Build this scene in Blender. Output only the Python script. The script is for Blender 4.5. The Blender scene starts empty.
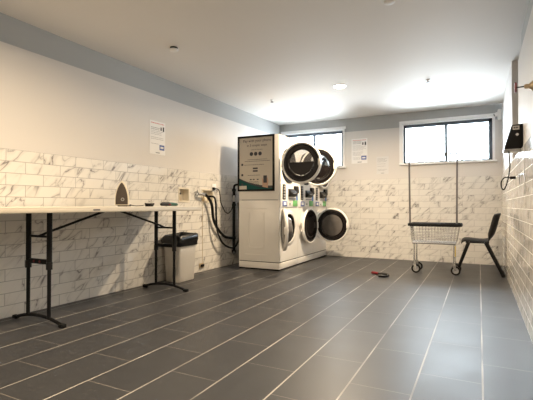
import bpy, bmesh, math, random
from mathutils import Vector, Matrix, noise
random.seed(4)
PI = math.pi
scene = bpy.context.scene
COL = scene.collection

# ------------------------------------------------------------------ camera
cam_d = bpy.data.cameras.new('camera')
cam = bpy.data.objects.new('camera', cam_d)
COL.objects.link(cam)
cam.location = (0, 0, 0.96)
cam.rotation_euler = (math.radians(90.83), 0, math.radians(27.25))
cam_d.sensor_width = 36
cam_d.lens = 412.6 / 533 * 36
cam_d.clip_start = 0.02
scene.camera = cam

# ------------------------------------------------------------------ world, daylight, exposure
SKY = 34.0
world = bpy.data.worlds.new('overcast sky')
scene.world = world
world.use_nodes = True
world.node_tree.nodes['Background'].inputs[0].default_value = (0.82, 0.92, 1.0, 1)
world.node_tree.nodes['Background'].inputs[1].default_value = SKY
scene.view_settings.view_transform = 'Standard'
scene.view_settings.look = 'None'
scene.view_settings.gamma = 1
scene.view_settings.use_curve_mapping = False
scene.view_settings.exposure = 0.33
LAMP_W = 75.0
WARM = (1.0, 0.78, 0.52)

WIN = {'left': (-3.56, -2.30, 1.715, 2.43), 'right': (-1.215, 0.215, 1.715, 2.425)}   # X0,X1,Z0,Z1 of the openings
YB = 7.676
for k, (a, b, c, d) in WIN.items():          # sky portals in the two window openings
    l = bpy.data.lights.new('sky_portal', 'AREA')
    l.shape = 'RECTANGLE'; l.size = b - a; l.size_y = d - c
    l.cycles.is_portal = True
    o = bpy.data.objects.new('sky_portal', l)
    COL.objects.link(o)
    o.location = ((a + b) / 2, YB + 0.20, (c + d) / 2)
    o.rotation_euler = (-PI / 2, 0, 0)

# ------------------------------------------------------------------ materials
def new_mat(name):
    m = bpy.data.materials.new(name); m.use_nodes = True
    return m, m.node_tree.nodes, m.node_tree.links, m.node_tree.nodes['Principled BSDF']

def pmat(name, col, rough=0.5, metal=0.0, spec=0.5, var=0.04, scale=12, bump=0.0, bscale=200, coat=0.0):
    m, n, l, p = new_mat(name)
    tc = n.new('ShaderNodeTexCoord')
    nz = n.new('ShaderNodeTexNoise'); nz.inputs['Scale'].default_value = scale; nz.inputs['Detail'].default_value = 4
    l.new(tc.outputs['Object'], nz.inputs['Vector'])
    mx = n.new('ShaderNodeMix'); mx.data_type = 'RGBA'
    mx.inputs[6].default_value = tuple(max(0, c * (1 - var)) for c in col) + (1,)
    mx.inputs[7].default_value = tuple(min(1, c * (1 + var)) for c in col) + (1,)
    l.new(nz.outputs['Fac'], mx.inputs[0]); l.new(mx.outputs[2], p.inputs['Base Color'])
    p.inputs['Roughness'].default_value = rough; p.inputs['Metallic'].default_value = metal
    p.inputs['Specular IOR Level'].default_value = spec; p.inputs['Coat Weight'].default_value = coat
    if bump:
        b = n.new('ShaderNodeBump'); b.inputs['Strength'].default_value = bump; b.inputs['Distance'].default_value = 0.002
        nb = n.new('ShaderNodeTexNoise'); nb.inputs['Scale'].default_value = bscale
        l.new(tc.outputs['Object'], nb.inputs['Vector']); l.new(nb.outputs['Fac'], b.inputs['Height'])
        l.new(b.outputs['Normal'], p.inputs['Normal'])
    return m

def math_node(n, l, op, a, b=None, c=None):
    x = n.new('ShaderNodeMath'); x.operation = op
    for i, v in enumerate((a, b, c)):
        if v is None: continue
        if isinstance(v, (int, float)): x.inputs[i].default_value = v
        else: l.new(v, x.inputs[i])
    return x.outputs[0]

def brick(n, l, vec, w, h, mortar):
    b = n.new('ShaderNodeTexBrick')
    b.offset = 0.5; b.offset_frequency = 2; b.squash = 1
    b.inputs['Color1'].default_value = (0, 0, 0, 1); b.inputs['Color2'].default_value = (1, 1, 1, 1)
    b.inputs['Mortar'].default_value = (0.5, 0.5, 0.5, 1)
    b.inputs['Scale'].default_value = 1; b.inputs['Mortar Size'].default_value = mortar
    b.inputs['Mortar Smooth'].default_value = 0.15
    b.inputs['Brick Width'].default_value = w; b.inputs['Row Height'].default_value = h
    l.new(vec, b.inputs['Vector'])
    return b

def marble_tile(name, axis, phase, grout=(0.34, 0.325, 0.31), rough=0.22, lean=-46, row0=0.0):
    m, n, l, p = new_mat(name)
    tc = n.new('ShaderNodeTexCoord'); sp = n.new('ShaderNodeSeparateXYZ'); l.new(tc.outputs['Object'], sp.inputs[0])
    u = math_node(n, l, 'SUBTRACT', sp.outputs[axis], phase - 34.5)
    v = math_node(n, l, 'ADD', sp.outputs['Z'], row0)
    cb = n.new('ShaderNodeCombineXYZ'); l.new(u, cb.inputs[0]); l.new(v, cb.inputs[1])
    b = brick(n, l, cb.outputs[0], 0.345, 0.1039, 0.0026)
    bw = n.new('ShaderNodeRGBToBW'); l.new(b.outputs['Color'], bw.inputs[0])
    w = math_node(n, l, 'MULTIPLY', bw.outputs[0], 37.0)
    # rotate the vein direction so veins lean
    mr = n.new('ShaderNodeMapping'); mr.inputs['Rotation'].default_value = (0, 0, math.radians(lean))
    mp = n.new('ShaderNodeMapping'); mp.inputs['Scale'].default_value = (0.75, 2.3, 1)
    l.new(cb.outputs[0], mr.inputs['Vector']); l.new(mr.outputs[0], mp.inputs['Vector'])
    n1 = n.new('ShaderNodeTexNoise'); n1.noise_dimensions = '4D'
    n1.inputs['Scale'].default_value = 2.6; n1.inputs['Detail'].default_value = 3; n1.inputs['Distortion'].default_value = 0.6
    l.new(mp.outputs[0], n1.inputs['Vector']); l.new(w, n1.inputs['W'])
    d = math_node(n, l, 'ABSOLUTE', math_node(n, l, 'SUBTRACT', n1.outputs['Fac'], 0.5))
    thin = n.new('ShaderNodeMapRange'); thin.inputs['From Min'].default_value = 0.0; thin.inputs['From Max'].default_value = 0.014
    thin.inputs['To Min'].default_value = 1; thin.inputs['To Max'].default_value = 0
    l.new(d, thin.inputs['Value'])
    soft = n.new('ShaderNodeMapRange'); soft.inputs['From Min'].default_value = 0.0; soft.inputs['From Max'].default_value = 0.07
    soft.inputs['To Min'].default_value = 1; soft.inputs['To Max'].default_value = 0
    l.new(d, soft.inputs['Value'])
    n2 = n.new('ShaderNodeTexNoise'); n2.noise_dimensions = '4D'; n2.inputs['Scale'].default_value = 4; l.new(cb.outputs[0], n2.inputs['Vector']); l.new(w, n2.inputs['W'])
    msk = n.new('ShaderNodeMapRange'); msk.inputs['From Min'].default_value = 0.42; msk.inputs['From Max'].default_value = 0.6; l.new(n2.outputs['Fac'], msk.inputs['Value'])
    vein = math_node(n, l, 'ADD', math_node(n, l, 'MULTIPLY', thin.outputs[0], 0.75), math_node(n, l, 'MULTIPLY', soft.outputs[0], 0.34))
    vein = math_node(n, l, 'MULTIPLY', vein, math_node(n, l, 'ADD', math_node(n, l, 'MULTIPLY', msk.outputs[0], 0.85), 0.15))
    c1 = n.new('ShaderNodeMix'); c1.data_type = 'RGBA'
    c1.inputs[6].default_value = (0.74, 0.715, 0.67, 1); c1.inputs[7].default_value = (0.23, 0.215, 0.21, 1)
    l.new(vein, c1.inputs[0])
    c2 = n.new('ShaderNodeMix'); c2.data_type = 'RGBA'
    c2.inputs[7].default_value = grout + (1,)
    l.new(b.outputs['Fac'], c2.inputs[0]); l.new(c1.outputs[2], c2.inputs[6])
    l.new(c2.outputs[2], p.inputs['Base Color'])
    r = math_node(n, l, 'ADD', math_node(n, l, 'MULTIPLY', b.outputs['Fac'], 0.5), rough)
    l.new(r, p.inputs['Roughness'])
    bp = n.new('ShaderNodeBump'); bp.inputs['Strength'].default_value = 0.5; bp.inputs['Distance'].default_value = 0.002; bp.invert = True
    l.new(b.outputs['Fac'], bp.inputs['Height']); l.new(bp.outputs['Normal'], p.inputs['Normal'])
    return m

def floor_mat():
    m, n, l, p = new_mat('slate grey plank tile')
    tc = n.new('ShaderNodeTexCoord'); sp = n.new('ShaderNodeSeparateXYZ'); l.new(tc.outputs['Object'], sp.inputs[0])
    # rows stack along X (0.322 wide), tiles run along Y (0.628 long)
    v = math_node(n, l, 'ADD', sp.outputs['X'], -0.011 + 0.322 * 40)
    u = math_node(n, l, 'ADD', sp.outputs['Y'], -1.582 + 0.628 * 20 + 0.314)
    cb = n.new('ShaderNodeCombineXYZ'); l.new(u, cb.inputs[0]); l.new(v, cb.inputs[1])
    b = brick(n, l, cb.outputs[0], 0.628, 0.322, 0.0026)
    fr = math_node(n, l, 'FRACT', math_node(n, l, 'DIVIDE', v, 0.322))
    dl = math_node(n, l, 'SUBTRACT', 0.5, math_node(n, l, 'ABSOLUTE', math_node(n, l, 'SUBTRACT', fr, 0.5)))
    long_ = math_node(n, l, 'LESS_THAN', dl, 0.0044 / 0.322)
    bw = n.new('ShaderNodeRGBToBW'); l.new(b.outputs['Color'], bw.inputs[0])
    nz = n.new('ShaderNodeTexNoise'); nz.inputs['Scale'].default_value = 3; nz.inputs['Detail'].default_value = 5; l.new(tc.outputs['Object'], nz.inputs['Vector'])
    f = math_node(n, l, 'ADD', math_node(n, l, 'MULTIPLY', bw.outputs[0], 0.35), math_node(n, l, 'MULTIPLY', nz.outputs['Fac'], 0.6))
    c1 = n.new('ShaderNodeMix'); c1.data_type = 'RGBA'
    c1.inputs[6].default_value = (0.028, 0.029, 0.033, 1); c1.inputs[7].default_value = (0.045, 0.046, 0.050, 1)
    l.new(f, c1.inputs[0])
    ng = n.new('ShaderNodeTexNoise'); ng.inputs['Scale'].default_value = 1.4; l.new(tc.outputs['Object'], ng.inputs['Vector'])
    g = n.new('ShaderNodeMix'); g.data_type = 'RGBA'; g.inputs[6].default_value = (0.12, 0.115, 0.11, 1); g.inputs[7].default_value = (0.42, 0.40, 0.37, 1)
    gr = n.new('ShaderNodeMapRange'); gr.inputs['From Min'].default_value = 0.35; gr.inputs['From Max'].default_value = 0.6; l.new(ng.outputs['Fac'], gr.inputs['Value'])
    l.new(gr.outputs[0], g.inputs[0])
    cx = n.new('ShaderNodeMix'); cx.data_type = 'RGBA'; cx.inputs[7].default_value = (0.16, 0.145, 0.13, 1)
    l.new(b.outputs['Fac'], cx.inputs[0]); l.new(c1.outputs[2], cx.inputs[6])
    c2 = n.new('ShaderNodeMix'); c2.data_type = 'RGBA'
    l.new(long_, c2.inputs[0]); l.new(cx.outputs[2], c2.inputs[6]); l.new(g.outputs[2], c2.inputs[7])
    p.inputs['Specular IOR Level'].default_value = 0.42
    l.new(c2.outputs[2], p.inputs['Base Color'])
    l.new(math_node(n, l, 'ADD', math_node(n, l, 'MULTIPLY', nz.outputs['Fac'], 0.12), 0.36), p.inputs['Roughness'])
    bp = n.new('ShaderNodeBump'); bp.inputs['Strength'].default_value = 0.4; bp.inputs['Distance'].default_value = 0.002; bp.invert = True
    l.new(b.outputs['Fac'], bp.inputs['Height']); l.new(bp.outputs['Normal'], p.inputs['Normal'])
    return m

def glass_mat(name, tint, gloss=0.12, rough=0.02):
    m, n, l, p = new_mat(name)
    n.remove(p)
    t = n.new('ShaderNodeBsdfTransparent'); t.inputs[0].default_value = tint + (1,)
    g = n.new('ShaderNodeBsdfGlossy'); g.inputs['Roughness'].default_value = rough
    fr = n.new('ShaderNodeFresnel'); fr.inputs['IOR'].default_value = 1.45
    mx = n.new('ShaderNodeMixShader')
    l.new(math_node(n, l, 'ADD', fr.outputs[0], gloss - 0.04), mx.inputs[0])
    l.new(t.outputs[0], mx.inputs[1]); l.new(g.outputs[0], mx.inputs[2])
    l.new(mx.outputs[0], n['Material Output'].inputs[0])
    return m

def emit_mat(name, col, s):
    m, n, l, p = new_mat(name)
    p.inputs['Base Color'].default_value = col + (1,)
    p.inputs['Emission Color'].default_value = col + (1,); p.inputs['Emission Strength'].default_value = s
    return m

MT = dict(
    wall=pmat('painted wall', (0.66, 0.63, 0.60), 0.6, var=0.02, scale=2, bump=0.15, bscale=90),
    band=pmat('grey upper band', (0.40, 0.41, 0.41), 0.6, var=0.02, scale=2),  # recessed band at the wall tops, even grey, darker than the wall below
    ceil=pmat('painted ceiling', (0.78, 0.76, 0.74), 0.7, var=0.02, scale=1.5, bump=0.1, bscale=60),
    white=pmat('white gloss paint', (0.82, 0.82, 0.82), 0.35, var=0.02),
    enamel=pmat('white enamel', (0.80, 0.78, 0.75), 0.28, var=0.015, coat=0.3),
    chrome=pmat('chrome', (0.72, 0.72, 0.72), 0.18, metal=1, var=0.03),
    steel=pmat('brushed steel', (0.50, 0.50, 0.51), 0.35, metal=1, var=0.06, scale=40),
    dsteel=pmat('dull dark steel', (0.16, 0.15, 0.15), 0.4, metal=0.6, var=0.1),
    black=pmat('black plastic', (0.010, 0.010, 0.011), 0.45, spec=0.25, var=0.15),
    blackm=pmat('black powder coat', (0.006, 0.006, 0.007), 0.45, spec=0.2, var=0.1),
    rubber=pmat('black rubber', (0.008, 0.008, 0.008), 0.6, spec=0.2, var=0.1),
    bag=pmat('black bin liner', (0.006, 0.006, 0.007), 0.25, spec=0.4, var=0.1, bump=0.6, bscale=35),
    alu=pmat('grey aluminium frame', (0.10, 0.12, 0.15), 0.4, metal=0.2, var=0.05),
    cream=pmat('cream plastic', (0.72, 0.66, 0.55), 0.45, var=0.03),
    tabletop=pmat('off white moulded plastic', (0.52, 0.48, 0.41), 0.5, var=0.03, bump=0.25, bscale=300),
    bin=pmat('white bin plastic', (0.78, 0.74, 0.68), 0.45, var=0.03),
    red=pmat('red paint', (0.16, 0.004, 0.010), 0.4, var=0.1),
    brass=pmat('pale brass', (0.62, 0.50, 0.34), 0.35, metal=0.5, var=0.1),
    teal=pmat('teal print', (0.005, 0.075, 0.07), 0.5, spec=0.2, var=0.05),
    poster=pmat('poster paper', (0.60, 0.55, 0.47), 0.45, var=0.02),
    paper=pmat('white paper', (0.80, 0.79, 0.78), 0.7, var=0.02),
    paper2=pmat('thin white paper', (0.68, 0.67, 0.66), 0.7, var=0.02),
    ink=pmat('dark ink', (0.05, 0.05, 0.06), 0.7, var=0.1),
    greyink=pmat('grey ink', (0.30, 0.30, 0.31), 0.7, var=0.1),
    redink=pmat('red ink', (0.60, 0.12, 0.12), 0.7, var=0.1),
    blueink=pmat('blue ink', (0.05, 0.09, 0.30), 0.5, var=0.1),
    blue=pmat('blue sticker', (0.04, 0.20, 0.60), 0.4, var=0.05),
    green=pmat('green sticker', (0.14, 0.42, 0.14), 0.45, var=0.1),
    darkgreen=pmat('dark green plastic', (0.01, 0.09, 0.07), 0.35, var=0.1),
    skin=pmat('printed hand tone', (0.55, 0.36, 0.26), 0.6, var=0.05),
    yellow=pmat('yellow tape', (0.75, 0.55, 0.05), 0.5, var=0.1),
    sole=pmat('worn iron soleplate', (0.055, 0.042, 0.034), 0.55, metal=0.0, var=0.25, scale=60),
    drum=pmat('dark drum', (0.09, 0.09, 0.095), 0.45, metal=0.5, var=0.1),
    darkglass=pmat('smoked door panel', (0.010, 0.008, 0.008), 0.12, spec=0.35, var=0.1),
    greyglass=pmat('grey domed door glass', (0.11, 0.10, 0.095), 0.1, var=0.25, scale=14),
    pane=glass_mat('window glass', (0.97, 0.98, 0.98), 0.05),
    clear=glass_mat('clear door glass', (0.80, 0.80, 0.80), 0.14),
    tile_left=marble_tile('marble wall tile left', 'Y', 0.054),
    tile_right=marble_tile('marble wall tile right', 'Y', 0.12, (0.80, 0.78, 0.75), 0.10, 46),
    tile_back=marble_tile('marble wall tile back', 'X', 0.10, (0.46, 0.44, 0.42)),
    floor=floor_mat(),
    lens=emit_mat('glowing lamp lens', (1.0, 0.86, 0.66), 30),
)

# ------------------------------------------------------------------ mesh helpers (all shapes are laid out in room coordinates)
BASE = {}
class MB:
    def __init__(s): s.bm = bmesh.new()
    def _add(s, tmp, mat4=None):
        if mat4 is not None: bmesh.ops.transform(tmp, matrix=mat4, verts=tmp.verts)
        me = bpy.data.meshes.new('t'); tmp.to_mesh(me); tmp.free(); s.bm.from_mesh(me); bpy.data.meshes.remove(me)
        return s
    def box(s, x0, x1, y0, y1, z0, z1, bev=0.0, seg=2, m=None):
        t = bmesh.new(); bmesh.ops.create_cube(t, size=1)
        for v in t.verts:
            v.co = Vector(((x0 + x1) / 2 + v.co.x * abs(x1 - x0), (y0 + y1) / 2 + v.co.y * abs(y1 - y0), (z0 + z1) / 2 + v.co.z * abs(z1 - z0)))
        if bev: bmesh.ops.bevel(t, geom=list(t.edges), offset=bev, segments=seg, affect='EDGES', profile=0.5)
        return s._add(t, m)
    def prism(s, pts, axis, a, b, bev=0.0, m=None):
        """closed outline pts (2D) extruded along axis from a to b; axis X: pts=(y,z); Y: (x,z); Z: (x,y)"""
        t = bmesh.new()
        def mk(p, w):
            return {'X': (w, p[0], p[1]), 'Y': (p[0], w, p[1]), 'Z': (p[0], p[1], w)}[axis]
        A = [t.verts.new(mk(p, a)) for p in pts]; B = [t.verts.new(mk(p, b)) for p in pts]
        t.faces.new(A); t.faces.new(B[::-1])
        for i in range(len(pts)):
            j = (i + 1) % len(pts); t.faces.new((A[i], B[i], B[j], A[j]))
        bmesh.ops.recalc_face_normals(t, faces=t.faces)
        if bev: bmesh.ops.bevel(t, geom=list(t.edges), offset=bev, segments=2, affect='EDGES', profile=0.5)
        return s._add(t, m)
    def tube(s, pts, r, n=10, closed=False, smooth=0, m=None):
        pts = [Vector(p) for p in pts]
        if smooth and len(pts) > 2:
            q = []
            N = len(pts)
            rng = range(N if closed else N - 1)
            for i in rng:
                p0 = pts[(i - 1) % N] if (closed or i > 0) else pts[i]
                p1 = pts[i]; p2 = pts[(i + 1) % N]
                p3 = pts[(i + 2) % N] if (closed or i + 2 < N) else p2
                for k in range(smooth):
                    t_ = k / smooth
                    q.append(0.5 * ((2 * p1) + (p2 - p0) * t_ + (2 * p0 - 5 * p1 + 4 * p2 - p3) * t_ ** 2 + (3 * p1 - p0 - 3 * p2 + p3) * t_ ** 3))
            if not closed: q.append(pts[-1])
            pts = q
        t = bmesh.new(); rings = []; N = len(pts)
        up = None
        for i, p in enumerate(pts):
            if closed: d = pts[(i + 1) % N] - pts[i - 1]
            else: d = pts[min(i + 1, N - 1)] - pts[max(i - 1, 0)]
            d.normalize()
            if up is None:
                up = Vector((0, 0, 1)) if abs(d.z) < 0.9 else Vector((1, 0, 0))
            a = d.cross(up)
            if a.length < 1e-4: a = d.orthogonal()
            a.normalize(); b = a.cross(d); up = b
            rr = r[i] if isinstance(r, (list, tuple)) else r
            rings.append([t.verts.new(p + a * math.cos(2 * PI * k / n) * rr + b * math.sin(2 * PI * k / n) * rr) for k in range(n)])
        for i in range(N if closed else N - 1):
            A = rings[i]; B = rings[(i + 1) % N]
            for k in range(n): t.faces.new((A[k], A[(k + 1) % n], B[(k + 1) % n], B[k]))
        if not closed: t.faces.new(rings[0][::-1]); t.faces.new(rings[-1])
        bmesh.ops.recalc_face_normals(t, faces=t.faces)
        return s._add(t, m)
    def lathe(s, prof, m, n=40, closed=True):
        """prof: (radius, height) list revolved about local Z, then placed by matrix m; closed profile = solid of revolution"""
        t = bmesh.new(); rings = []
        for r, h in prof:
            if r < 1e-6: rings.append([t.verts.new((0, 0, h))])
            else: rings.append([t.verts.new((r * math.cos(2 * PI * k / n), r * math.sin(2 * PI * k / n), h)) for k in range(n)])
        L = len(prof)
        for i in range(L if closed else L - 1):
            A = rings[i]; B = rings[(i + 1) % L]
            if len(A) == 1 and len(B) == 1: continue
            for k in range(n):
                k2 = (k + 1) % n
                if len(A) == 1: t.faces.new((A[0], B[k2], B[k]))
                elif len(B) == 1: t.faces.new((A[k], A[k2], B[0]))
                else: t.faces.new((A[k], A[k2], B[k2], B[k]))
        bmesh.ops.recalc_face_normals(t, faces=t.faces)
        return s._add(t, m)
    def loft(s, rings, caps=(True, True), m=None):
        t = bmesh.new(); R = [[t.verts.new(p) for p in r] for r in rings]; n = len(R[0])
        for i in range(len(R) - 1):
            for k in range(n): t.faces.new((R[i][k], R[i][(k + 1) % n], R[i + 1][(k + 1) % n], R[i + 1][k]))
        if caps[0]: t.faces.new(R[0][::-1])
        if caps[1]: t.faces.new(R[-1])
        bmesh.ops.recalc_face_normals(t, faces=t.faces)
        return s._add(t, m)
    def text(s, body, size, m, ext=0.0004):
        cu = bpy.data.curves.new('t', 'FONT'); cu.body = body; cu.size = size; cu.extrude = ext
        cu.align_x = 'CENTER'; cu.align_y = 'CENTER'
        ob = bpy.data.objects.new('t', cu); COL.objects.link(ob)
        dg = bpy.context.evaluated_depsgraph_get(); dg.update()
        me = bpy.data.meshes.new_from_object(ob.evaluated_get(dg))
        t = bmesh.new(); t.from_mesh(me)
        bpy.data.objects.remove(ob); bpy.data.curves.remove(cu); bpy.data.meshes.remove(me)
        return s._add(t, m)
    def build(s, name, mat, parent=None, base=None, smooth=True, label=None):
        if parent is not None: base = BASE[parent.name]
        elif base is None: base = Vector((0, 0, 0))
        base = Vector(base)
        bmesh.ops.translate(s.bm, verts=s.bm.verts, vec=-base)
        me = bpy.data.meshes.new(name); s.bm.to_mesh(me); s.bm.free()
        me.materials.append(MT[mat] if isinstance(mat, str) else mat)
        if smooth:
            me.shade_smooth(); 
            try: me.set_sharp_from_angle(angle=math.radians(38))
            except Exception: pass
        o = bpy.data.objects.new(name, me); COL.objects.link(o)
        if parent is not None: o.parent = parent
        else: o.location = base
        BASE[o.name] = base
        if label: o['label'] = label
        return o

def thing(name, base, label, cat, group=None):
    o = bpy.data.objects.new(name, None); o.empty_display_size = 0.1
    COL.objects.link(o); o.location = base; BASE[o.name] = Vector(base)
    o['label'] = label; o['category'] = cat
    if group: o['group'] = group
    return o
def tag(o, label, cat, group=None):
    o['label'] = label; o['category'] = cat
    if group: o['group'] = group
    return o
def struct(o): o['kind'] = 'structure'; return o

def panel_with_holes(u0, u1, v0, v1, holes):
    """rectangles covering u0..u1 x v0..v1 minus holes (u0,u1,v0,v1)"""
    us = sorted({u0, u1, *[h[0] for h in holes], *[h[1] for h in holes]}); vs = sorted({v0, v1, *[h[2] for h in holes], *[h[3] for h in holes]})
    us = [u for u in us if u0 <= u <= u1]; vs = [v for v in vs if v0 <= v <= v1]
    out = []
    for a, b in zip(us, us[1:]):
        run = None
        for c, d in zip(vs, vs[1:]):
            cu, cv = (a + b) / 2, (c + d) / 2
            hit = any(h[0] < cu < h[1] and h[2] < cv < h[3] for h in holes)
            if not hit: run = [c, d] if run is None else [run[0], d]
            if hit and run: out.append((a, b, *run)); run = None
        if run: out.append((a, b, *run))
    return out

# ------------------------------------------------------------------ room shell
XL, XR, YF, ZC, WT, BZ = -3.63, 0.345, -2.6, 2.63, 1.4546, 2.37
struct(MB().box(XL - 0.2, XR + 0.9, YF - 0.1, YB + 0.3, -0.1, 0).build('floor', 'floor', smooth=False))
struct(MB().box(XL - 0.2, XR + 0.9, YF - 0.1, YB + 0.3, ZC, ZC + 0.1).build('ceiling', 'ceil', smooth=False))
OUTLETS = [(4.43, 4.63, 1.03, 1.19), (4.955, 5.215, 1.03, 1.19)]       # recessed washer boxes in the left wall (Y0,Y1,Z0,Z1)
b = MB()
for a, c, d, e in panel_with_holes(YF, YB, 0, BZ, OUTLETS): b.box(XL - 0.1, XL, a, c, d, e)
wl = struct(b.build('wall_left', 'wall', smooth=False))
b = MB()
for a, c, d, e in panel_with_holes(YF, YB - 0.02, 0.0, WT, OUTLETS): b.box(XL, XL + 0.016, a, c, d, e)
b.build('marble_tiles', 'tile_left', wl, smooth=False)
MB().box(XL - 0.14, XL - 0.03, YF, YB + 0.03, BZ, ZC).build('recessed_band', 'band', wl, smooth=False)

holes = [tuple(WIN['left']), tuple(WIN['right'])]
b = MB()
for a, c, d, e in panel_with_holes(XL - 0.03, XR + 0.3, 0, BZ, holes): b.box(a, c, YB, YB + 0.2, d, e)
wb = struct(b.build('wall_back', 'wall', smooth=False))
b = MB()
for a, c, d, e in panel_with_holes(XL - 0.03, XR + 0.3, BZ, ZC, holes): b.box(a, c, YB + 0.03, YB + 0.2, d, e)
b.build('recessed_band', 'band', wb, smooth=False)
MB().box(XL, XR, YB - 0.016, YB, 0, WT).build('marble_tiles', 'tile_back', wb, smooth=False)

b = MB(); b.box(XR, XR + 0.1, YF, 4.65, 0, BZ); b.box(XR, XR + 0.1, 5.5, YB, 0, ZC); b.box(XR, XR + 0.1, 4.65, 5.5, 0, WT)
wr = struct(b.build('wall_right', 'wall', smooth=False))
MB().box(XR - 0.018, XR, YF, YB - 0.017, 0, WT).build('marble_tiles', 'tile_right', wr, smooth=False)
b = MB(); b.box(XR + 0.03, XR + 0.14, YF, 4.65, BZ, ZC); b.box(XR + 0.1, XR + 0.2, 4.65, 5.5, WT, ZC)
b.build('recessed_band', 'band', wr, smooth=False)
struct(MB().box(XL - 0.1, XR + 0.1, YF - 0.1, YF, 0, ZC).build('wall_front', 'wall', smooth=False))

def window(n, key, mullion):
    x0, x1, z0, z1 = WIN[key]
    e = bpy.data.objects.new('window_%d' % n, None); COL.objects.link(e)
    e.location = ((x0 + x1) / 2, YB, z0); BASE[e.name] = Vector(e.location); e['kind'] = 'structure'
    t = MB(); w = 0.05
    y0, y1 = YB - 0.012, YB + 0.0
    t.box(x0 - w, x1 + w, y0, y1, z1, z1 + w, 0.003); t.box(x0 - w, x0, y0, y1, z0 - 0.005, z1); t.box(x1, x1 + w * 0.5, y0, y1, z0 - 0.005, z1)
    t.build('casing', 'white', e)
    MB().box(x0 - w, x1 + w, YB - 0.045, YB + 0.09, z0 - 0.03, z0, 0.006).build('sill', 'white', e)
    t = MB()
    for a, b_ in ((x0, x0 + 0.012), (x1 - 0.012, x1)): t.box(a, b_, YB, YB + 0.2, z0, z1)
    t.box(x0, x1, YB, YB + 0.2, z1 - 0.012, z1)
    t.build('reveal', 'white', e)
    f = MB(); g = 0.035; ya, yb = YB + 0.075, YB + 0.125
    f.box(x0 + .012, x1 - .012, ya, yb, z0, z0 + g, 0.004); f.box(x0 + .012, x1 - .012, ya, yb, z1 - g * 1.6 - .012, z1 - .012, 0.004)
    f.box(x0 + .012, x0 + .012 + g, ya, yb, z0, z1 - .012, 0.004); f.box(x1 - .012 - g * 1.6, x1 - .012, ya, yb, z0, z1 - .012, 0.004)
    f.box(mullion - 0.022, mullion + 0.022, ya - 0.01, yb, z0, z1 - .012, 0.004)
    fr = f.build('sliding_frame', 'alu', e)
    MB().box(mullion - 0.012, mullion + 0.012, ya - 0.025, ya - 0.008, (z0 + z1) / 2 - 0.05, (z0 + z1) / 2 + 0.05, 0.004).build('latch', 'alu', fr)
    for a, b_ in ((x0 + .047, mullion - .022), (mullion + .022, x1 - .068)):
        MB().box(a, b_, ya + 0.02, ya + 0.025, z0 + g, z1 - g - .012).build('pane', 'pane', e, smooth=False)
window(1, 'left', -2.915)
window(2, 'right', -0.50)

# ------------------------------------------------------------------ lamps in the ceiling
def downlight(x, y, label, w=LAMP_W, group='recessed ceiling downlights'):
    e = thing('recessed_downlight', (x, y, ZC), label, 'ceiling light', group)
    MB().lathe([(0.078, -0.001), (0.098, -0.001), (0.095, -0.007), (0.080, -0.006)], Matrix.Translation((x, y, ZC))).build('trim_ring', 'white', e)
    MB().lathe([(0, -0.001), (0.078, -0.001), (0.070, -0.014), (0.03, -0.022), (0, -0.024)], Matrix.Translation((x, y, ZC)), closed=False).build('lens', 'lens', e)
    l = bpy.data.lights.new('downlight_bulb', 'AREA'); l.shape = 'DISK'; l.size = 0.08; l.energy = w; l.color = WARM; l.spread = math.radians(165)
    o = bpy.data.objects.new('downlight_bulb', l); COL.objects.link(o); o.parent = e; o.location = (0, 0, -0.03)
    return e
downlight(-1.715, 5.56, 'round recessed ceiling downlight glowing warm in front of the laundry machines', LAMP_W * 1.15)
for x, y, w_ in ((-1.9, 1.7, 0.95), (-1.9, -1.3, 0.5)):
    downlight(x, y, 'round recessed ceiling downlight behind the camera', LAMP_W * w_)

def smoke_detector(x, y, label):
    e = thing('smoke_detector', (x, y, ZC), label, 'smoke detector', 'ceiling smoke detectors')
    T = Matrix.Translation((x, y, ZC))
    MB().lathe([(0, 0), (0.040, 0), (0.040, -0.018), (0, -0.018)], T, closed=False).build('base', 'black', e)
    MB().lathe([(0, -0.018), (0.046, -0.018), (0.048, -0.026), (0.040, -0.038), (0.015, -0.042), (0, -0.042)], T, closed=False).build('cover', 'white', e)
smoke_detector(-2.85, 3.40, 'small round ceiling detector above the folding table')
smoke_detector(-0.63, 3.38, 'small round ceiling detector nearest the camera, cut by the top edge')
def sprinkler(x, y, label, wide=False):
    e = thing('sprinkler_head', (x, y, ZC), label, 'sprinkler', 'ceiling sprinkler heads')
    T = Matrix.Translation((x, y, ZC))
    MB().lathe([(0, 0), (0.035, 0), (0.028, -0.008), (0.008, -0.012), (0.008, -0.03), (0, -0.03)], T, closed=False).build('escutcheon', 'white' if not wide else 'steel', e)
    MB().lathe([(0, -0.03), (0.024, -0.03), (0.022, -0.036), (0, -0.036)], T, n=16, closed=False).build('deflector', 'blackm', e)
sprinkler(-2.89, 5.8, 'small dark sprinkler head on the ceiling above the laundry machines')
sprinkler(-0.59, 5.82, 'small dark sprinkler head on the ceiling near the right window')

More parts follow.
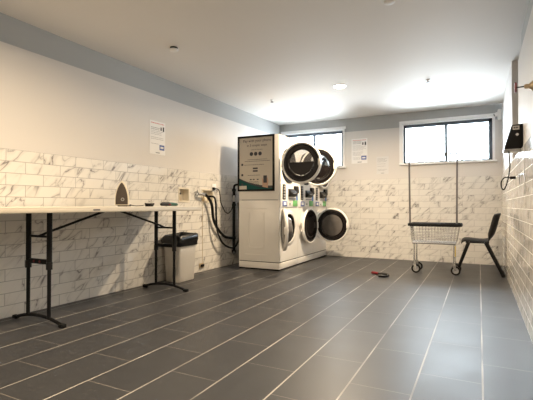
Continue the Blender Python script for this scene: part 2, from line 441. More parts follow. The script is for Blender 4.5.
# ------------------------------------------------------------------ stacked laundry machines
FX, BX = -2.63, -3.32
def hole_plate(mb, x, y0, y1, z0, z1, cy, cz, r, n=40):
    """front plate in the plane X=x with a round hole"""
    t = bmesh.new(); inner = []; outer = []
    for k in range(n):
        a = 2 * PI * (k + 0.5) / n; c, s_ = math.cos(a), math.sin(a)
        inner.append(t.verts.new((x, cy + r * c, cz + r * s_)))
        kk = min(((y1 - cy) / c) if c > 1e-6 else ((y0 - cy) / c) if c < -1e-6 else 1e9, ((z1 - cz) / s_) if s_ > 1e-6 else ((z0 - cz) / s_) if s_ < -1e-6 else 1e9)
        outer.append(t.verts.new((x, cy + kk * c, cz + kk * s_)))
    corners = [t.verts.new((x, yy, zz)) for yy, zz in ((y1, z1), (y0, z1), (y0, z0), (y1, z0))]
    for k in range(n):
        j = (k + 1) % n; a, b_ = outer[k].co, outer[j].co
        if abs(a.y - b_.y) > 1e-5 and abs(a.z - b_.z) > 1e-5:
            cnr = min(corners, key=lambda v: (v.co - (a + b_) / 2).length)
            t.faces.new((inner[k], outer[k], cnr, outer[j], inner[j]))
        else: t.faces.new((inner[k], outer[k], outer[j], inner[j]))
    bmesh.ops.recalc_face_normals(t, faces=t.faces)
    for f in t.faces:
        if f.normal.x < 0: f.normal_flip()
    mb._add(t)

def cabinet(name, e, y0, y1, z0, z1, cy, cz, r):
    m = MB(); t = 0.012
    m.box(BX, FX, y0, y0 + t, z0, z1, 0.004); m.box(BX, FX, y1 - t, y1, z0, z1, 0.004)
    m.box(BX, FX, y0 + .002, y1 - .002, z1 - t, z1, 0.004); m.box(BX, FX, y0 + .002, y1 - .002, z0, z0 + t, 0.004); m.box(BX, BX + t, y0 + .002, y1 - .002, z0, z1)
    hole_plate(m, FX + 0.002, y0 + 0.003, y1 - 0.003, z0 + 0.004, z1 - 0.004, cy, cz, r)
    o = m.build(name, 'enamel', e)
    D = Matrix.Translation((FX, cy, cz)) @ Matrix.Rotation(PI / 2, 4, 'Y')
    rw = 0.048 if z0 < 1 else 0.022
    MB().lathe([(r - 0.005, 0.0), (r + rw - .003, 0.0), (r + rw, 0.014), (r + rw * .6, 0.022), (r - 0.002, 0.018)], D).build('opening_ring', 'enamel' if z0 < 1 else 'black', o)
    MB().lathe([(r - 0.006, 0.012), (r - 0.03, 0.006), (r - 0.035, -0.03), (r - 0.006, -0.03)], D).build('gasket', 'rubber', o)
    MB().lathe([(r - 0.02, -0.03), (r + 0.01, -0.06), (r + 0.01, -0.45), (0.03, -0.47), (0, -0.47)], D, closed=False).build('drum', 'drum', o)
    return o

def door(parent, hinge, ang, R, style):
    """round door hinged on its near side; ang = opening angle in degrees"""
    a = math.radians(ang)
    u = Vector((math.sin(a), math.cos(a), 0)); n = Vector((math.cos(a), -math.sin(a), 0)); c = Vector(hinge) + u * (R + 0.004)
    # local x = u, local y = z up, local z = n
    L = Matrix(((u.x, 0, n.x, c.x), (u.y, 0, n.y, c.y), (0, 1, 0, c.z), (0, 0, 0, 1)))
    r1, r2 = R * 0.90, R * 0.62
    d = MB(); d.lathe([(r1, 0.0), (R - 0.01, 0.0), (R, 0.012), (R, 0.032), (R - 0.012, 0.046), (r1 + 0.006, 0.046), (r1, 0.04)], L, n=56)
    for s_ in (-1, 1): d.box(-R - 0.02, -R + 0.03, s_ * 0.07 - 0.02, s_ * 0.07 + 0.02, -0.004, 0.012, 0.003, m=L)
    o = d.build('door', 'enamel', parent)
    MB().lathe([(r2, 0.004), (r1 + 0.002, 0.004), (r1 + 0.002, 0.040), (r1 - 0.02, 0.044), (r2 + 0.01, 0.034), (r2, 0.03)], L, n=56).build('dark_ring', 'darkglass', o)
    if style == 'split':
        g = MB(); g.lathe([(0, 0.020), (r2 + 0.004, 0.020), (r2 + 0.004, 0.026), (0, 0.026)], L, n=48, closed=False)
        g.build('glass', 'clear', o, label='clear upper glass of the round door')
        pts = [(0.0 + r2 * math.cos(q), r2 * math.sin(q)) for q in [PI + PI * k / 24 for k in range(25)]]
        MB().prism(pts, 'Z', 0.027, 0.031, m=L @ Matrix.Translation((0, 0.012, 0))).build('lower_panel', 'darkglass', o, label='dark lower half of the round door')
    else:
        mat = 'greyglass' if style == 'grey' else 'darkglass'
        if style == 'dark': r2 += 0.04
        MB().lathe([(r2 + 0.003, 0.010), (r2 + 0.003, 0.028), (r2 * 0.85, 0.036), (r2 * 0.5, 0.044), (0, 0.046), (0, 0.0), (r2 * 0.6, -0.06), (r2, -0.02)][:5], L, n=48, closed=False).build('glass', mat, o)
        MB().lathe([(r2 + 0.02, 0.004), (r2, -0.03), (r2 * 0.85, -0.07), (r2 * 0.5, -0.085), (0, -0.088)], L, n=48, closed=False).build('glass_bowl', 'greyglass', o)
    MB().box(r1 - 0.012, R - 0.004, -0.05, 0.05, 0.036, 0.056, 0.006, m=L).build('handle', 'enamel', o)
    return o

YS = [5.51, 6.215, 6.92]
W = 0.70
DATA = [  # door angles: washer, dryer, washer style
    (148, 90, 'grey', 'split', 'stacked white washer and dryer nearest the camera, with the poster on its side', ),
    (3, 90, 'dark', 'split', 'middle one of the three stacked white washer and dryer columns'),
    (90, 2, 'grey', 'split', 'stacked white washer and dryer at the back wall, its washer door wide open'),
]
for (y0, (wa, da, ws, ds, lab)) in zip(YS, DATA):
    y1 = y0 + W; e = thing('stacked_washer_dryer', ((FX + BX) / 2, (y0 + y1) / 2, 0), lab, 'washing machine', 'stacked washer and dryer columns')
    cy = y0 + W / 2
    MB().box(BX + 0.01, FX - 0.012, y0 + 0.004, y1 - 0.004, 0.0, 0.018).build('foot_rail', 'rubber', e)
    MB().box(BX, FX + 0.004, y0, y1, 0.018, 0.112, 0.004).build('plinth', 'enamel', e)
    MB().box(BX + .01, FX - 0.006, y0 + .006, y1 - .006, 0.112, 0.122).build('shadow_gap', 'rubber', e)
    wsh = cabinet('washer_cabinet', e, y0, y1, 0.122, 1.048, cy, 0.625, 0.215)
    dry = cabinet('dryer_cabinet', e, y0, y1, 1.054, 2.028, cy, 1.585, 0.25)
    # pressed panel on the near side
    s = MB()
    for z_, (xa, xb) in ((0.22, (-3.20, -2.83)), (0.92, (-3.20, -2.83)),):
        s.tube([(xa, y0 - 0.001, z_), (xb, y0 - 0.001, z_)], 0.005, 6)
    s.tube([(-3.14, y0 - .001, 0.86), (-3.14, y0 - .001, 0.42), (-3.10, y0 - .001, 0.33), (-2.92, y0 - .001, 0.33), (-2.88, y0 - .001, 0.42), (-2.88, y0 - .001, 0.86)], 0.005, 6, smooth=4)
    s.build('pressed_ridge', 'enamel', wsh)
    MB().box(BX + .05, FX - .02, y0 - 0.001, y0 + .001, 1.045, 1.057).build('side_seam', 'greyink', dry)
    # control fascia
    px = FX + 0.006
    pan = MB().box(FX, FX + 0.014, y0 + 0.008, y1 - 0.008, 0.945, 1.295, 0.004).build('control_panel', 'enamel', e)
    f = FX + 0.014
    k = MB(); k.box(f, f + 0.006, y0 + 0.09, y0 + 0.20, 1.06, 1.29, 0.003); kp = k.build('keypad', 'black', pan)
    b = MB()
    for i in range(5): b.box(f + 0.006, f + 0.010, y0 + 0.115, y0 + 0.175, 1.075 + i * 0.042, 1.098 + i * 0.042, 0.002)
    b.build('button', 'greyink', kp)
    r = MB(); r.prism([(f, 1.10), (f + 0.05, 1.12), (f + 0.06, 1.16), (f + 0.02, 1.225), (f, 1.225)], 'Y', y0 + 0.30, y0 + 0.53, 0.004)
    r.prism([(f, 1.15), (f + 0.045, 1.17), (f + 0.035, 1.275), (f, 1.275)], 'Y', y0 + 0.51, y0 + 0.64, 0.004)
    cr = r.build('card_reader', 'black', pan)
    MB().box(f + 0.002, f + 0.064, y0 + 0.36, y0 + 0.47, 1.150, 1.158, 0.002).build('card_slot', 'steel', cr)
    MB().box(f, f + 0.003, y0 + 0.615, y0 + 0.672, 1.05, 1.265, 0.001).build('blue_sticker', 'blue', pan)
    bs = MB().box(f, f + 0.004, y0 + 0.09, y0 + 0.26, 0.955, 1.035, 0.002).build('price_label', 'blueink', pan)
    MB().box(f + 0.004, f + 0.005, y0 + 0.13, y0 + 0.22, 0.975, 1.02).build('printed_patch', 'paper', bs)
    MB().lathe([(0, 0), (0.018, 0), (0.016, 0.012), (0, 0.014)], Matrix.Translation((f, y0 + 0.36, 0.99)) @ Matrix.Rotation(PI / 2, 4, 'Y'), n=20, closed=False).build('knob', 'steel', pan)
    MB().box(f, f + 0.003, y0 + 0.48, y0 + 0.66, 0.955, 1.05, 0.001).build('green_label', 'green', pan)
    MB().box(f, f + 0.002, y0 + 0.32, y0 + 0.62, 1.06, 1.085).build('text_strip', 'greyink', pan)
    MB().box(FX + .002, FX + .004, y0 + 0.36, y0 + 0.44, 1.985, 1.998).build('name_plate', 'greyink', dry)
    hz = FX + 0.040
    door(wsh, (hz, y0 + (0.055 if wa > 5 else 0.05), 0.625), wa, 0.30, ws)
    door(dry, (hz, y0 + 0.045, 1.585), da, 0.305, ds)

# poster on the near side of the first stack
YP = 5.508
pe = thing('instruction_poster', (-3.0, YP, 1.185), 'black framed pay by phone poster with teal wave on the machine side', 'poster')
px0, px1, pz0, pz1 = -3.335, -2.70, 1.185, 2.035
fr = MB(); t = 0.030
for a in ((px0, px1, pz0, pz0 + t), (px0, px1, pz1 - t, pz1), (px0, px0 + t, pz0, pz1), (px1 - t, px1, pz0, pz1)):
    fr.box(a[0], a[1], YP - 0.016, YP, a[2], a[3], 0.002)
fr.build('frame', 'rubber', pe)
MB().box(px0 + .01, px1 - .01, YP - 0.008, YP - 0.002, pz0 + .01, pz1 - .01).build('sheet', 'poster', pe, smooth=False)
Yt = YP - 0.0085
def ptext(s, x, z, size): return (s, size, Matrix.Translation((x, Yt, z)) @ Matrix.Rotation(PI / 2, 4, 'X'))
tx = MB()
cxp = (px0 + px1) / 2
for s_, z, sz in (('Pay with your phone', 1.955, 0.058), ('in 3 simple steps', 1.885, 0.052), ('Look for the icons', 1.82, 0.026)):
    tx.text(s_, sz, ptext(s_, cxp + 0.02, z, sz)[2])
for z, w_ in ((1.665, 0.34), (1.64, 0.44), (1.585, 0.34), (1.425, 0.22), (1.325, 0.17), (1.305, 0.17), (1.285, 0.17), (1.265, 0.15)):
    q = 0; x = cxp - w_ / 2 + (0.03 if z > 1.6 else -0.03)
    xe = x + w_
    while x < xe:
        dx = random.uniform(0.012, 0.035); tx.box(x, min(x + dx, xe), Yt - .0005, Yt, z, z + 0.007); x += dx + 0.007
tx.build('printed_text', 'ink', pe, smooth=False)
class IC:
    def box(s, *a): MB().box(*a).build('printed_icon', 'ink', pe, smooth=False)
    def lathe(s, *a, **k): MB().lathe(*a, **k).build('printed_icon', 'ink', pe, smooth=False)
ic = IC()
for dx in (-0.075, 0.0, 0.075):
    ic.lathe([(0, 0), (0.030, 0), (0.030, 0.001), (0, 0.001)], Matrix.Translation((cxp + dx, Yt, 1.755)) @ Matrix.Rotation(PI / 2, 4, 'X'), n=24, closed=False)
for z in (1.59, 1.43, 1.285): ic.box(px0 + 0.065, px0 + 0.098, Yt - .001, Yt, z - .01, z + .022)
for z in (1.545, 1.505): ic.box(cxp - 0.05, cxp + 0.035, Yt - .001, Yt, z - .024, z)
for dx in (-0.10, -0.05, 0.02): ic.box(cxp + dx, cxp + dx + 0.03, Yt - .001, Yt, 1.355, 1.372)
def wave(x, o): 
    q = (x - px0) / (px1 - px0); return o + 0.16 * (1 - q) ** 2.2
N = 24
xs = [px0 + .018 + (px1 - px0 - .036) * i / N for i in range(N + 1)]
MB().prism([(xs[0], pz0 + .018)] + [(xs[-1], pz0 + .018)] + [(x, wave(x, pz0 + 0.045)) for x in xs[::-1]], 'Y', Yt - .0008, Yt).build('teal_wave', 'teal', pe, smooth=False)
MB().prism([(x, wave(x, pz0 + 0.044)) for x in xs] + [(x, wave(x, pz0 + 0.058) + 0.025 * ((x - px0) / (px1 - px0))) for x in xs[::-1]], 'Y', Yt - .0014, Yt - .0009).build('black_wave', 'ink', pe, smooth=False)
MB().box(px0 + .03, px0 + .16, Yt - .0025, Yt - .0015, pz0 + .03, pz0 + .085).build('logo_plate', 'poster', pe, smooth=False)
hp_ = MB(); hp_.lathe([(0, 0), (0.045, 0), (0.045, 0.001), (0, 0.001)], Matrix.Translation((px1 - 0.15, Yt, 1.315)) @ Matrix.Rotation(PI / 2, 4, 'X'), n=24, closed=False)
hp_.prism([(px1 - .20, 1.25), (px1 - .11, 1.23), (px1 - .10, 1.34), (px1 - .12, 1.40), (px1 - .145, 1.33), (px1 - .19, 1.36), (px1 - .21, 1.40)], 'Y', Yt - .0016, Yt - .001)
hp_.build('printed_hand', 'skin', pe, smooth=False)
MB().box(px1 - .185, px1 - .125, Yt - .003, Yt - .0018, 1.31, 1.42, 0.0004).build('printed_phone', 'ink', pe, smooth=False)

# ------------------------------------------------------------------ folding table
TX0, TX1, TY0, TY1, TZ = -3.585, -2.885, 1.42, 3.945, 0.955
te = thing('folding_table', (-3.2, 2.7, 0), 'long off white plastic folding table with black adjustable legs along the left wall', 'table')
top = MB(); top.box(TX0, TX1, TY0, TY1, TZ - 0.022, TZ, 0.008, 3)
for a in ((TX0, TX0 + .03, TY0, TY1), (TX1 - .03, TX1, TY0, TY1), (TX0 + .03, TX1 - .03, TY0, TY0 + .03), (TX0 + .03, TX1 - .03, TY1 - .03, TY1)):
    top.box(a[0], a[1], a[2], a[3], TZ - 0.048, TZ - 0.010, 0.006)
tt = top.build('tabletop', 'tabletop', te)
MB().box(TX1, TX1 + .001, 2.42, 2.49, TZ - .034, TZ - .022).build('name_plate', 'ink', tt)
u = MB()
for x in (TX0 + .12, TX1 - .12): u.box(x - .012, x + .012, TY0 + .1, TY1 - .1, TZ - .05, TZ - .022)
u.build('under_rail', 'blackm', te)
def leg_frame(y, mid, red):
    xs_ = (-3.365, -3.095)
    for x in xs_:
        lg = MB(); lg.tube([(x, y, 0.50), (x, y, TZ - 0.03)], 0.021, 14); L = lg.build('leg', 'blackm', te)
        MB().tube([(x, y, 0.055), (x, y, 0.54)], 0.015, 12).build('leg_extension', 'blackm', L)
        MB().tube([(x, y, 0.445), (x, y, 0.505)], 0.0245, 14).build('leg_collar', 'black', L)
    MB().box(xs_[0], xs_[1], y - .012, y + .012, 0.485, 0.525, 0.004).build('crossbar', 'blackm', te)
    if red:
        for x in (-3.275, -3.20): MB().lathe([(0, 0), (0.011, 0), (0.010, 0.004), (0, 0.005)], Matrix.Translation((x, y - .012, 0.505)) @ Matrix.Rotation(PI / 2, 4, 'X'), n=16, closed=False).build('red_button', 'red', te)
    ft = MB(); P_ = []
    for i in range(13):
        q = -1 + 2 * i / 12; P_.append((-3.23 + q * 0.30, y, 0.014 + 0.048 * (1 - q * q)))
    ft.tube(P_, 0.014, 10); F = ft.build('foot', 'blackm', te)
    for q in (-1, 1): MB().box(-3.23 + q * .30 - .028, -3.23 + q * .30 + .028, y - .02, y + .02, 0, 0.03, 0.008).build('foot_cap', 'rubber', F)
    br = MB(); s_ = 1 if mid > y else -1
    br.tube([(-3.365, y, 0.71), (-3.095, y, 0.71)], 0.010, 8)
    br.tube([(-3.23, y, 0.71), (-3.23, y + s_ * 0.10, 0.745), (-3.23, mid, TZ - 0.04)], 0.011, 8)
    br.build('brace', 'blackm', te)
leg_frame(2.17, 2.86, True)
leg_frame(3.71, 3.02, False)

# iron standing on its heel
ie = thing('clothes_iron', (-3.35, 3.12, TZ), 'clothes iron standing upright on its heel on the folding table', 'iron')
cI = Vector((-3.37, 3.20, TZ)); d_ = Vector((3.36, -3.125, 0)).normalized(); ang = math.atan2(d_.y, d_.x) - math.radians(22)
I = Matrix.Translation(cI) @ Matrix.Rotation(ang + PI / 2, 4, 'Z')      # local -y faces the camera, x to the right, z up
def iron_outline(w, h, z0=0.0, k=24):
    P_ = []
    for i in range(k + 1):
        t_ = i / k; P_.append((w * (1 - t_) ** 0.78 * (1 + 1.05 * t_), z0 + h * t_))
    return P_ + [(-x, z) for x, z in P_[::-1][1:]]
o1 = iron_outline(0.076, 0.262, 0.012)
MB().prism(o1, 'Y', -0.022, -0.008, 0.002, m=I).build('base_rim', 'cream', ie)
MB().prism(iron_outline(0.064, 0.232, 0.022), 'Y', -0.027, -0.0225, 0.001, m=I).build('soleplate', 'sole', ie, label='brown worn soleplate')
bd = MB()
rings = []
for yy, sc in ((-0.008, 1.0), (0.02, 0.95), (0.045, 0.8), (0.06, 0.55)):
    rings.append([(x * sc, yy, 0.012 + (z - 0.012) * (0.6 + 0.4 * sc)) for x, z in iron_outline(0.058, 0.225, 0.012)])
bd.loft(rings, m=I); bd.build('body', 'cream', ie)
hd = MB(); hd.tube([(0.0, 0.055, 0.035), (0.0, 0.13, 0.035), (0, 0.15, 0.09), (0, 0.13, 0.14), (0, 0.05, 0.155)], 0.015, 12, smooth=5, m=I); hd.build('handle', 'black', ie)
MB().box(-0.052, 0.052, -0.012, 0.11, 0.0, 0.016, 0.005, m=I).build('heel', 'black', ie)
MB().lathe([(0.010, 0), (0.018, 0), (0.018, 0.006), (0.010, 0.006)], I @ Matrix.Translation((0.012, -0.027, 0.075)) @ Matrix.Rotation(PI / 2, 4, 'X'), n=20).build('steam_ring', 'steel', ie)
MB().tube([(-3.34, 3.27, TZ + .02), (-3.31, 3.30, TZ + .008), (-3.28, 3.33, TZ + .006), (-3.27, 3.40, TZ + .010)], 0.004, 8, smooth=5).build('cord', 'black', ie)
# tangled cord / adapter
ce = MB()
for i in range(5):
    ph = random.uniform(0, 6); rr = 0.030 + 0.012 * i / 5
    ce.tube([(-3.25 + (rr + .006 * math.sin(3 * a)) * math.cos(a + ph) * 0.9, 3.475 + (rr * 1.5) * math.sin(a + ph), TZ + 0.006 + 0.006 * i + 0.003 * math.sin(2 * a)) for a in [2 * PI * j / 14 for j in range(14)]], 0.0055, 8, closed=True)
ce.box(-3.275, -3.23, 3.45, 3.50, TZ, TZ + 0.035, 0.006)
tag(ce.build('coiled_cord', 'rubber', base=(-3.25, 3.475, TZ)), 'small heap of coiled black cord on the table between iron and green tool', 'cord')
# green and black hand tool
g = thing('hand_tool', (-3.2, 3.70, TZ), 'black and dark green hand tool with red button lying on the table end', 'tool')
MB().tube([(-3.12, 3.515, TZ + .022), (-3.13, 3.55, TZ + .028), (-3.16, 3.69, TZ + .028)], [0.012, 0.021, 0.022], 14).build('grip', 'black', g)
MB().tube([(-3.16, 3.69, TZ + .026), (-3.17, 3.75, TZ + .026), (-3.19, 3.86, TZ + .022), (-3.195, 3.885, TZ + .020)], [0.021, 0.022, 0.018, 0.008], 14).build('green_body', 'darkgreen', g)
MB().box(-3.142, -3.130, 3.665, 3.70, TZ + .014, TZ + .030, 0.003).build('red_button', 'red', g)

# ------------------------------------------------------------------ bin
be = thing('waste_bin', (-3.44, 4.25, 0), 'white plastic bin lined with a black bag under the table end', 'bin')
def rrect(cx, cy, hx, hy, r, z, k=6, f=None):
    P_ = []
    for qx, qy, a0 in ((1, 1, 0), (-1, 1, 90), (-1, -1, 180), (1, -1, 270)):
        for i in range(k + 1):
            a = math.radians(a0 + 90 * i / k); P_.append((cx + qx * (hx - r) + r * math.cos(a), cy + qy * (hy - r) + r * math.sin(a), z))
    return P_
BXc, BYc = -3.445, 4.25
bm_ = MB(); bm_.loft([rrect(BXc, BYc, .105, .155, .03, 0.0), rrect(BXc, BYc, .112, .162, .03, 0.01), rrect(BXc, BYc, .130, .182, .035, 0.50), rrect(BXc, BYc, .134, .186, .035, 0.515), rrect(BXc, BYc, .122, .174, .03, 0.515), rrect(BXc, BYc, .100, .150, .03, 0.02)], caps=(True, True))
bm_.build('bin_body', 'bin', be)
rings = []
for z, ex in ((0.452, .006), (0.455, .012), (0.49, .016), (0.53, .022), (0.57, .014), (0.59, -.004), (0.57, -.022), (0.50, -.035), (0.42, -.05)):
    R_ = rrect(BXc, BYc, .136 + ex, .188 + ex, .045, z, 10)
    out = []
    for i, p in enumerate(R_):
        v = Vector(p); nn = noise.noise(Vector((v.x * 14, v.y * 14, z * 9 + 3))); d2 = (v - Vector((BXc, BYc, z))); d2.normalize()
        if ex > -.03: v += d2 * (0.014 * nn); v.z += 0.020 * noise.noise(Vector((v.x * 9, v.y * 9, 1.0))) * (1 if z > .46 else .6)
        v.z += (0.02 if z > .54 else 0) * max(0, (v.y - BYc) / .18)
        v.x = max(v.x, XL + 0.02)
        out.append(tuple(v))
    rings.append(out)
bg = MB(); bg.loft(rings, caps=(False, True)); bg.build('bin_bag', 'bag', be)

# ------------------------------------------------------------------ recessed washer boxes, taps, hoses
XW = XL + 0.016
for i, (y0, y1, z0, z1) in enumerate(OUTLETS):
    lab = ('cream recessed outlet box in tiled wall above the bin', 'cream recessed outlet box in tiled wall where the black hoses start')[i]
    e = thing('washer_outlet_box', (XW, (y0 + y1) / 2, z0), lab, 'outlet box', 'recessed outlet boxes on the left wall')
    m = MB(); w = 0.022
    m.box(XW, XW + .008, y0 - w, y1 + w, z1, z1 + w, .002); m.box(XW, XW + .008, y0 - w, y1 + w, z0 - w, z0, .002); m.box(XW, XW + .008, y0 - w, y0, z0, z1, .002); m.box(XW, XW + .008, y1, y1 + w, z0, z1, .002)
    m.build('rim', 'cream', e)
    m = MB(); d = XL - 0.075
    m.box(d, d + .004, y0 + .001, y1 - .001, z0 + .001, z1 - .001); m.box(d, XW, y0 + .001, y0 + .004, z0 + .001, z1 - .001); m.box(d, XW, y1 - .004, y1 - .001, z0 + .001, z1 - .001)
    m.box(d, XW, y0 + .001, y1 - .001, z1 - .004, z1 - .001); m.box(d, XW, y0 + .001, y1 - .001, z0 + .001, z0 + .004)
    m.build('box', 'cream', e)
    v = MB(); yc = (y0 + y1) / 2 - 0.02
    v.tube([(XL - .04, yc, z0 + .004), (XL - .04, yc, z0 + .06)], 0.016, 12); v.tube([(XL - .04, yc, z0 + .06), (XL - .04, yc, z0 + .09)], 0.009, 10)
    vv = v.build('valve', 'brass', e)
    MB().box(XL - .052, XL - .028, yc - .03, yc + .012, z0 + .09, z0 + .115, .004).build('valve_handle', 'black' if i == 0 else 'red', vv)
# shut-off tap with steel collar
e = thing('hose_tap', (XW, 4.80, 1.12), 'shiny steel tap on tiled wall above the bin where black hoses join', 'tap')
TM = Matrix.Translation((XW, 4.80, 1.13)) @ Matrix.Rotation(PI / 2, 4, 'Y')
MB().lathe([(0, 0), (0.045, 0), (0.042, 0.010), (0.018, 0.016), (0.018, 0.05), (0, 0.05)], TM, n=24, closed=False).build('flange', 'chrome', e)
MB().tube([(XW + .05, 4.80, 1.13), (XW + .075, 4.84, 1.13), (XW + .075, 4.90, 1.12)], 0.020, 14, smooth=4).build('spout', 'chrome', e)
MB().tube([(XW + .045, 4.77, 1.19), (XW + .045, 4.79, 1.145)], 0.008, 10).build('lever', 'chrome', e)

XH = XW + 0.055
def hose(pts, r, label, name='hose', cat='hose', mat='rubber', group='black hoses behind the machines'):
    o = MB().tube(pts, r, 10, smooth=6).build(name, mat, base=pts[0])
    return tag(o, label, cat, group)
hose([(XH + .02, 4.905, 1.12), (XH + .02, 4.98, 1.10), (XH + .02, 5.09, 0.98), (XH, 5.16, 0.78), (XH, 5.25, 0.64), (XH, 5.45, 0.49), (XH, 5.62, 0.45), (XH, 5.745, 0.44)], 0.021, 'thick black hose sagging from the steel tap to the black pipe')
hose([(XH - .035, 5.05, 1.10), (XH + .075, 5.07, 1.09), (XH + .075, 5.12, 0.98), (XH + .06, 5.15, 0.80), (XH + .05, 5.20, 0.58), (XH + .05, 5.33, 0.40), (XH + .05, 5.52, 0.31), (XH + .05, 5.68, 0.30), (XH + .05, 5.80, 0.38), (XH + .05, 5.84, 0.56), (XH + .05, 5.83, 0.80), (XH + .05, 5.80, 1.02)], 0.015, 'black hose hanging in the lowest wide loop left of the machines')
hose([(XH - .03, 5.24, 1.225), (XH, 5.30, 1.21), (XH, 5.345, 1.12), (XH, 5.36, 1.02), (XH, 5.43, 0.93), (XH, 5.50, 0.86), (XH, 5.60, 0.85), (XH, 5.69, 0.92), (XH, 5.72, 1.00)], 0.009, 'thin black power cord drooping from the upper wall socket to the pipe', name='power_cord', cat='cord', group=None) if False else \
tag(MB().tube([(XW + .03, 5.24, 1.225), (XH, 5.30, 1.21), (XH, 5.345, 1.12), (XH, 5.36, 1.02), (XH, 5.43, 0.93), (XH, 5.50, 0.86), (XH, 5.60, 0.85), (XH, 5.69, 0.92), (XH, 5.72, 1.00)], 0.008, 8, smooth=6).build('power_cord', 'rubber', base=(XH, 5.24, 1.22)), 'thin black power cord drooping from the white wall socket beside the machines', 'cord')
e = thing('wall_socket', (XW, 5.22, 1.22), 'small white wall socket with black plug left of the poster', 'socket')
MB().box(XW, XW + .008, 5.20, 5.30, 1.18, 1.30, .002).build('cover_plate', 'white', e)
MB().box(XW + .008, XW + .035, 5.20, 5.25, 1.205, 1.245, .005).build('plug', 'black', e)
# vertical drain pipe with valves
e = thing('drain_pipe', (XH - .01, 5.765, 0.18), 'vertical black pipe with valves on the tiled wall beside the machines', 'pipe')
MB().tube([(XH - .01, 5.765, 0.18), (XH - .01, 5.765, 1.24)], 0.024, 14).build('pipe', 'rubber', e)
for z in (0.22, 0.44, 0.98, 1.12, 1.22): MB().tube([(XH - .01, 5.765, z - .02), (XH - .01, 5.765, z + .02)], 0.033, 14).build('coupling', 'black', e)
m = MB(); m.tube([(XH - .01, 5.76, 1.08), (XH + .05, 5.67, 1.08)], 0.020, 12); m.tube([(XH + .05, 5.67, 1.03), (XH + .05, 5.67, 1.13)], 0.024, 12); m.tube([(XH - .01, 5.76, 0.22), (XH + .03, 5.69, 0.19)], 0.016, 10)
m.build('valve_body', 'steel', e)
MB().tube([(XH - .01, 5.765, 1.24), (XH, 5.765, 1.29), (XH + .05, 5.765, 1.31), (-3.36, 5.765, 1.31), (-3.322, 5.765, 1.31)], 0.018, 12, smooth=4).build('elbow', 'rubber', e)
# thin grey wire down to a small plug near the floor
e = thing('low_socket', (XW, 4.93, 0.06), 'small dark socket low on tiled wall to the right of the bin', 'socket')
MB().box(XW, XW + .012, 4.88, 4.99, 0.055, 0.125, .003).build('cover_plate', 'brass', e)
MB().box(XW + .012, XW + .04, 4.90, 4.96, 0.075, 0.11, .004).build('plug', 'black', e)
tag(MB().tube([(XW + .012, 4.955, 1.0), (XW + .010, 4.95, 0.7), (XW + .010, 4.955, 0.4), (XW + .015, 4.945, 0.2), (XW + .03, 4.945, 0.115)], 0.003, 6, smooth=5).build('wire', 'brass', base=(XW + .012, 4.955, 1.0)), 'thin wire running down the tiles from outlet box to the low socket', 'wire')

# ------------------------------------------------------------------ notices
def notice(name, base, M_, w, h, label, head, strong, group='paper notices on the walls'):
    """sheet in local XZ plane, front towards local -Y"""
    e = thing(name, base, label, 'notice', group)
    inv = M_
    s = MB(); s.box(-w / 2, w / 2, -.002, 0, 0, h, m=inv); s.build('sheet', 'paper' if strong else 'paper2', e, smooth=False)
    if head: 
        q = MB(); x = -w * .42
        while x < w * .42:
            d = random.uniform(.01, .03); q.box(x, min(x + d, w * .42), -.0026, -.002, h * .925, h * .945, m=inv); x += d + .005
        q.build('red_heading', 'redink', e, smooth=False)
    q = MB(); z = h * .88
    while z > h * .14:
        if not (h * .40 < z < h * .40): 
            x = -w * .42; xe = w * (random.uniform(.2, .42))
            if strong and (z > h * .70): xe = w * .12
            if strong and z < h * .38: xe = w * .08
            if random.random() < .78:
                while x < xe:
                    d = random.uniform(.008, .028); q.box(x, min(x + d, xe), -.0026, -.002, z, z + (.009 if (strong and z > h * .72) else .005), m=inv); x += d + .006
        z -= .020
    q.box(-w * .12, w * .14, -.0026, -.002, h * .035, h * .065, m=inv)
    q.build('printed_text', 'greyink', e, smooth=False)
    if strong:
        q = MB(); q.box(w * .12, w * .44, -.0028, -.002, h * .14, h * .30, m=inv); pc = q.build('picture', 'blueink', e, smooth=False)
        MB().box(w * .18, w * .38, -.0034, -.0028, h * .19, h * .25, m=inv).build('picture_detail', 'paper2', pc, smooth=False)
        q = MB(); q.box(w * .18, w * .26, -.0028, -.002, h * .74, h * .84, m=inv); q.box(w * .33, w * .42, -.0028, -.002, h * .72, h * .86, m=inv); q.build('symbol', 'ink', e, smooth=False)
    return e
LM = Matrix.Translation((XL + .001, 4.02, 1.615)) @ Matrix.Rotation(PI / 2, 4, 'Z')
notice('paper_notice', (XL, 4.02, 1.615), LM, 0.285, 0.42, 'white laundry notice with red heading on the wall above the folding table', True, True)
notice('paper_notice', (-1.99, YB, 1.76), Matrix.Translation((-1.99, YB - .001, 1.76)), 0.30, 0.465, 'white notice with red heading and blue picture between the two windows', True, True)
notice('paper_notice', (-1.565, YB, 1.545), Matrix.Translation((-1.565, YB - .001, 1.545)), 0.215, 0.32, 'faint plain white notice just left of the right window', False, False)

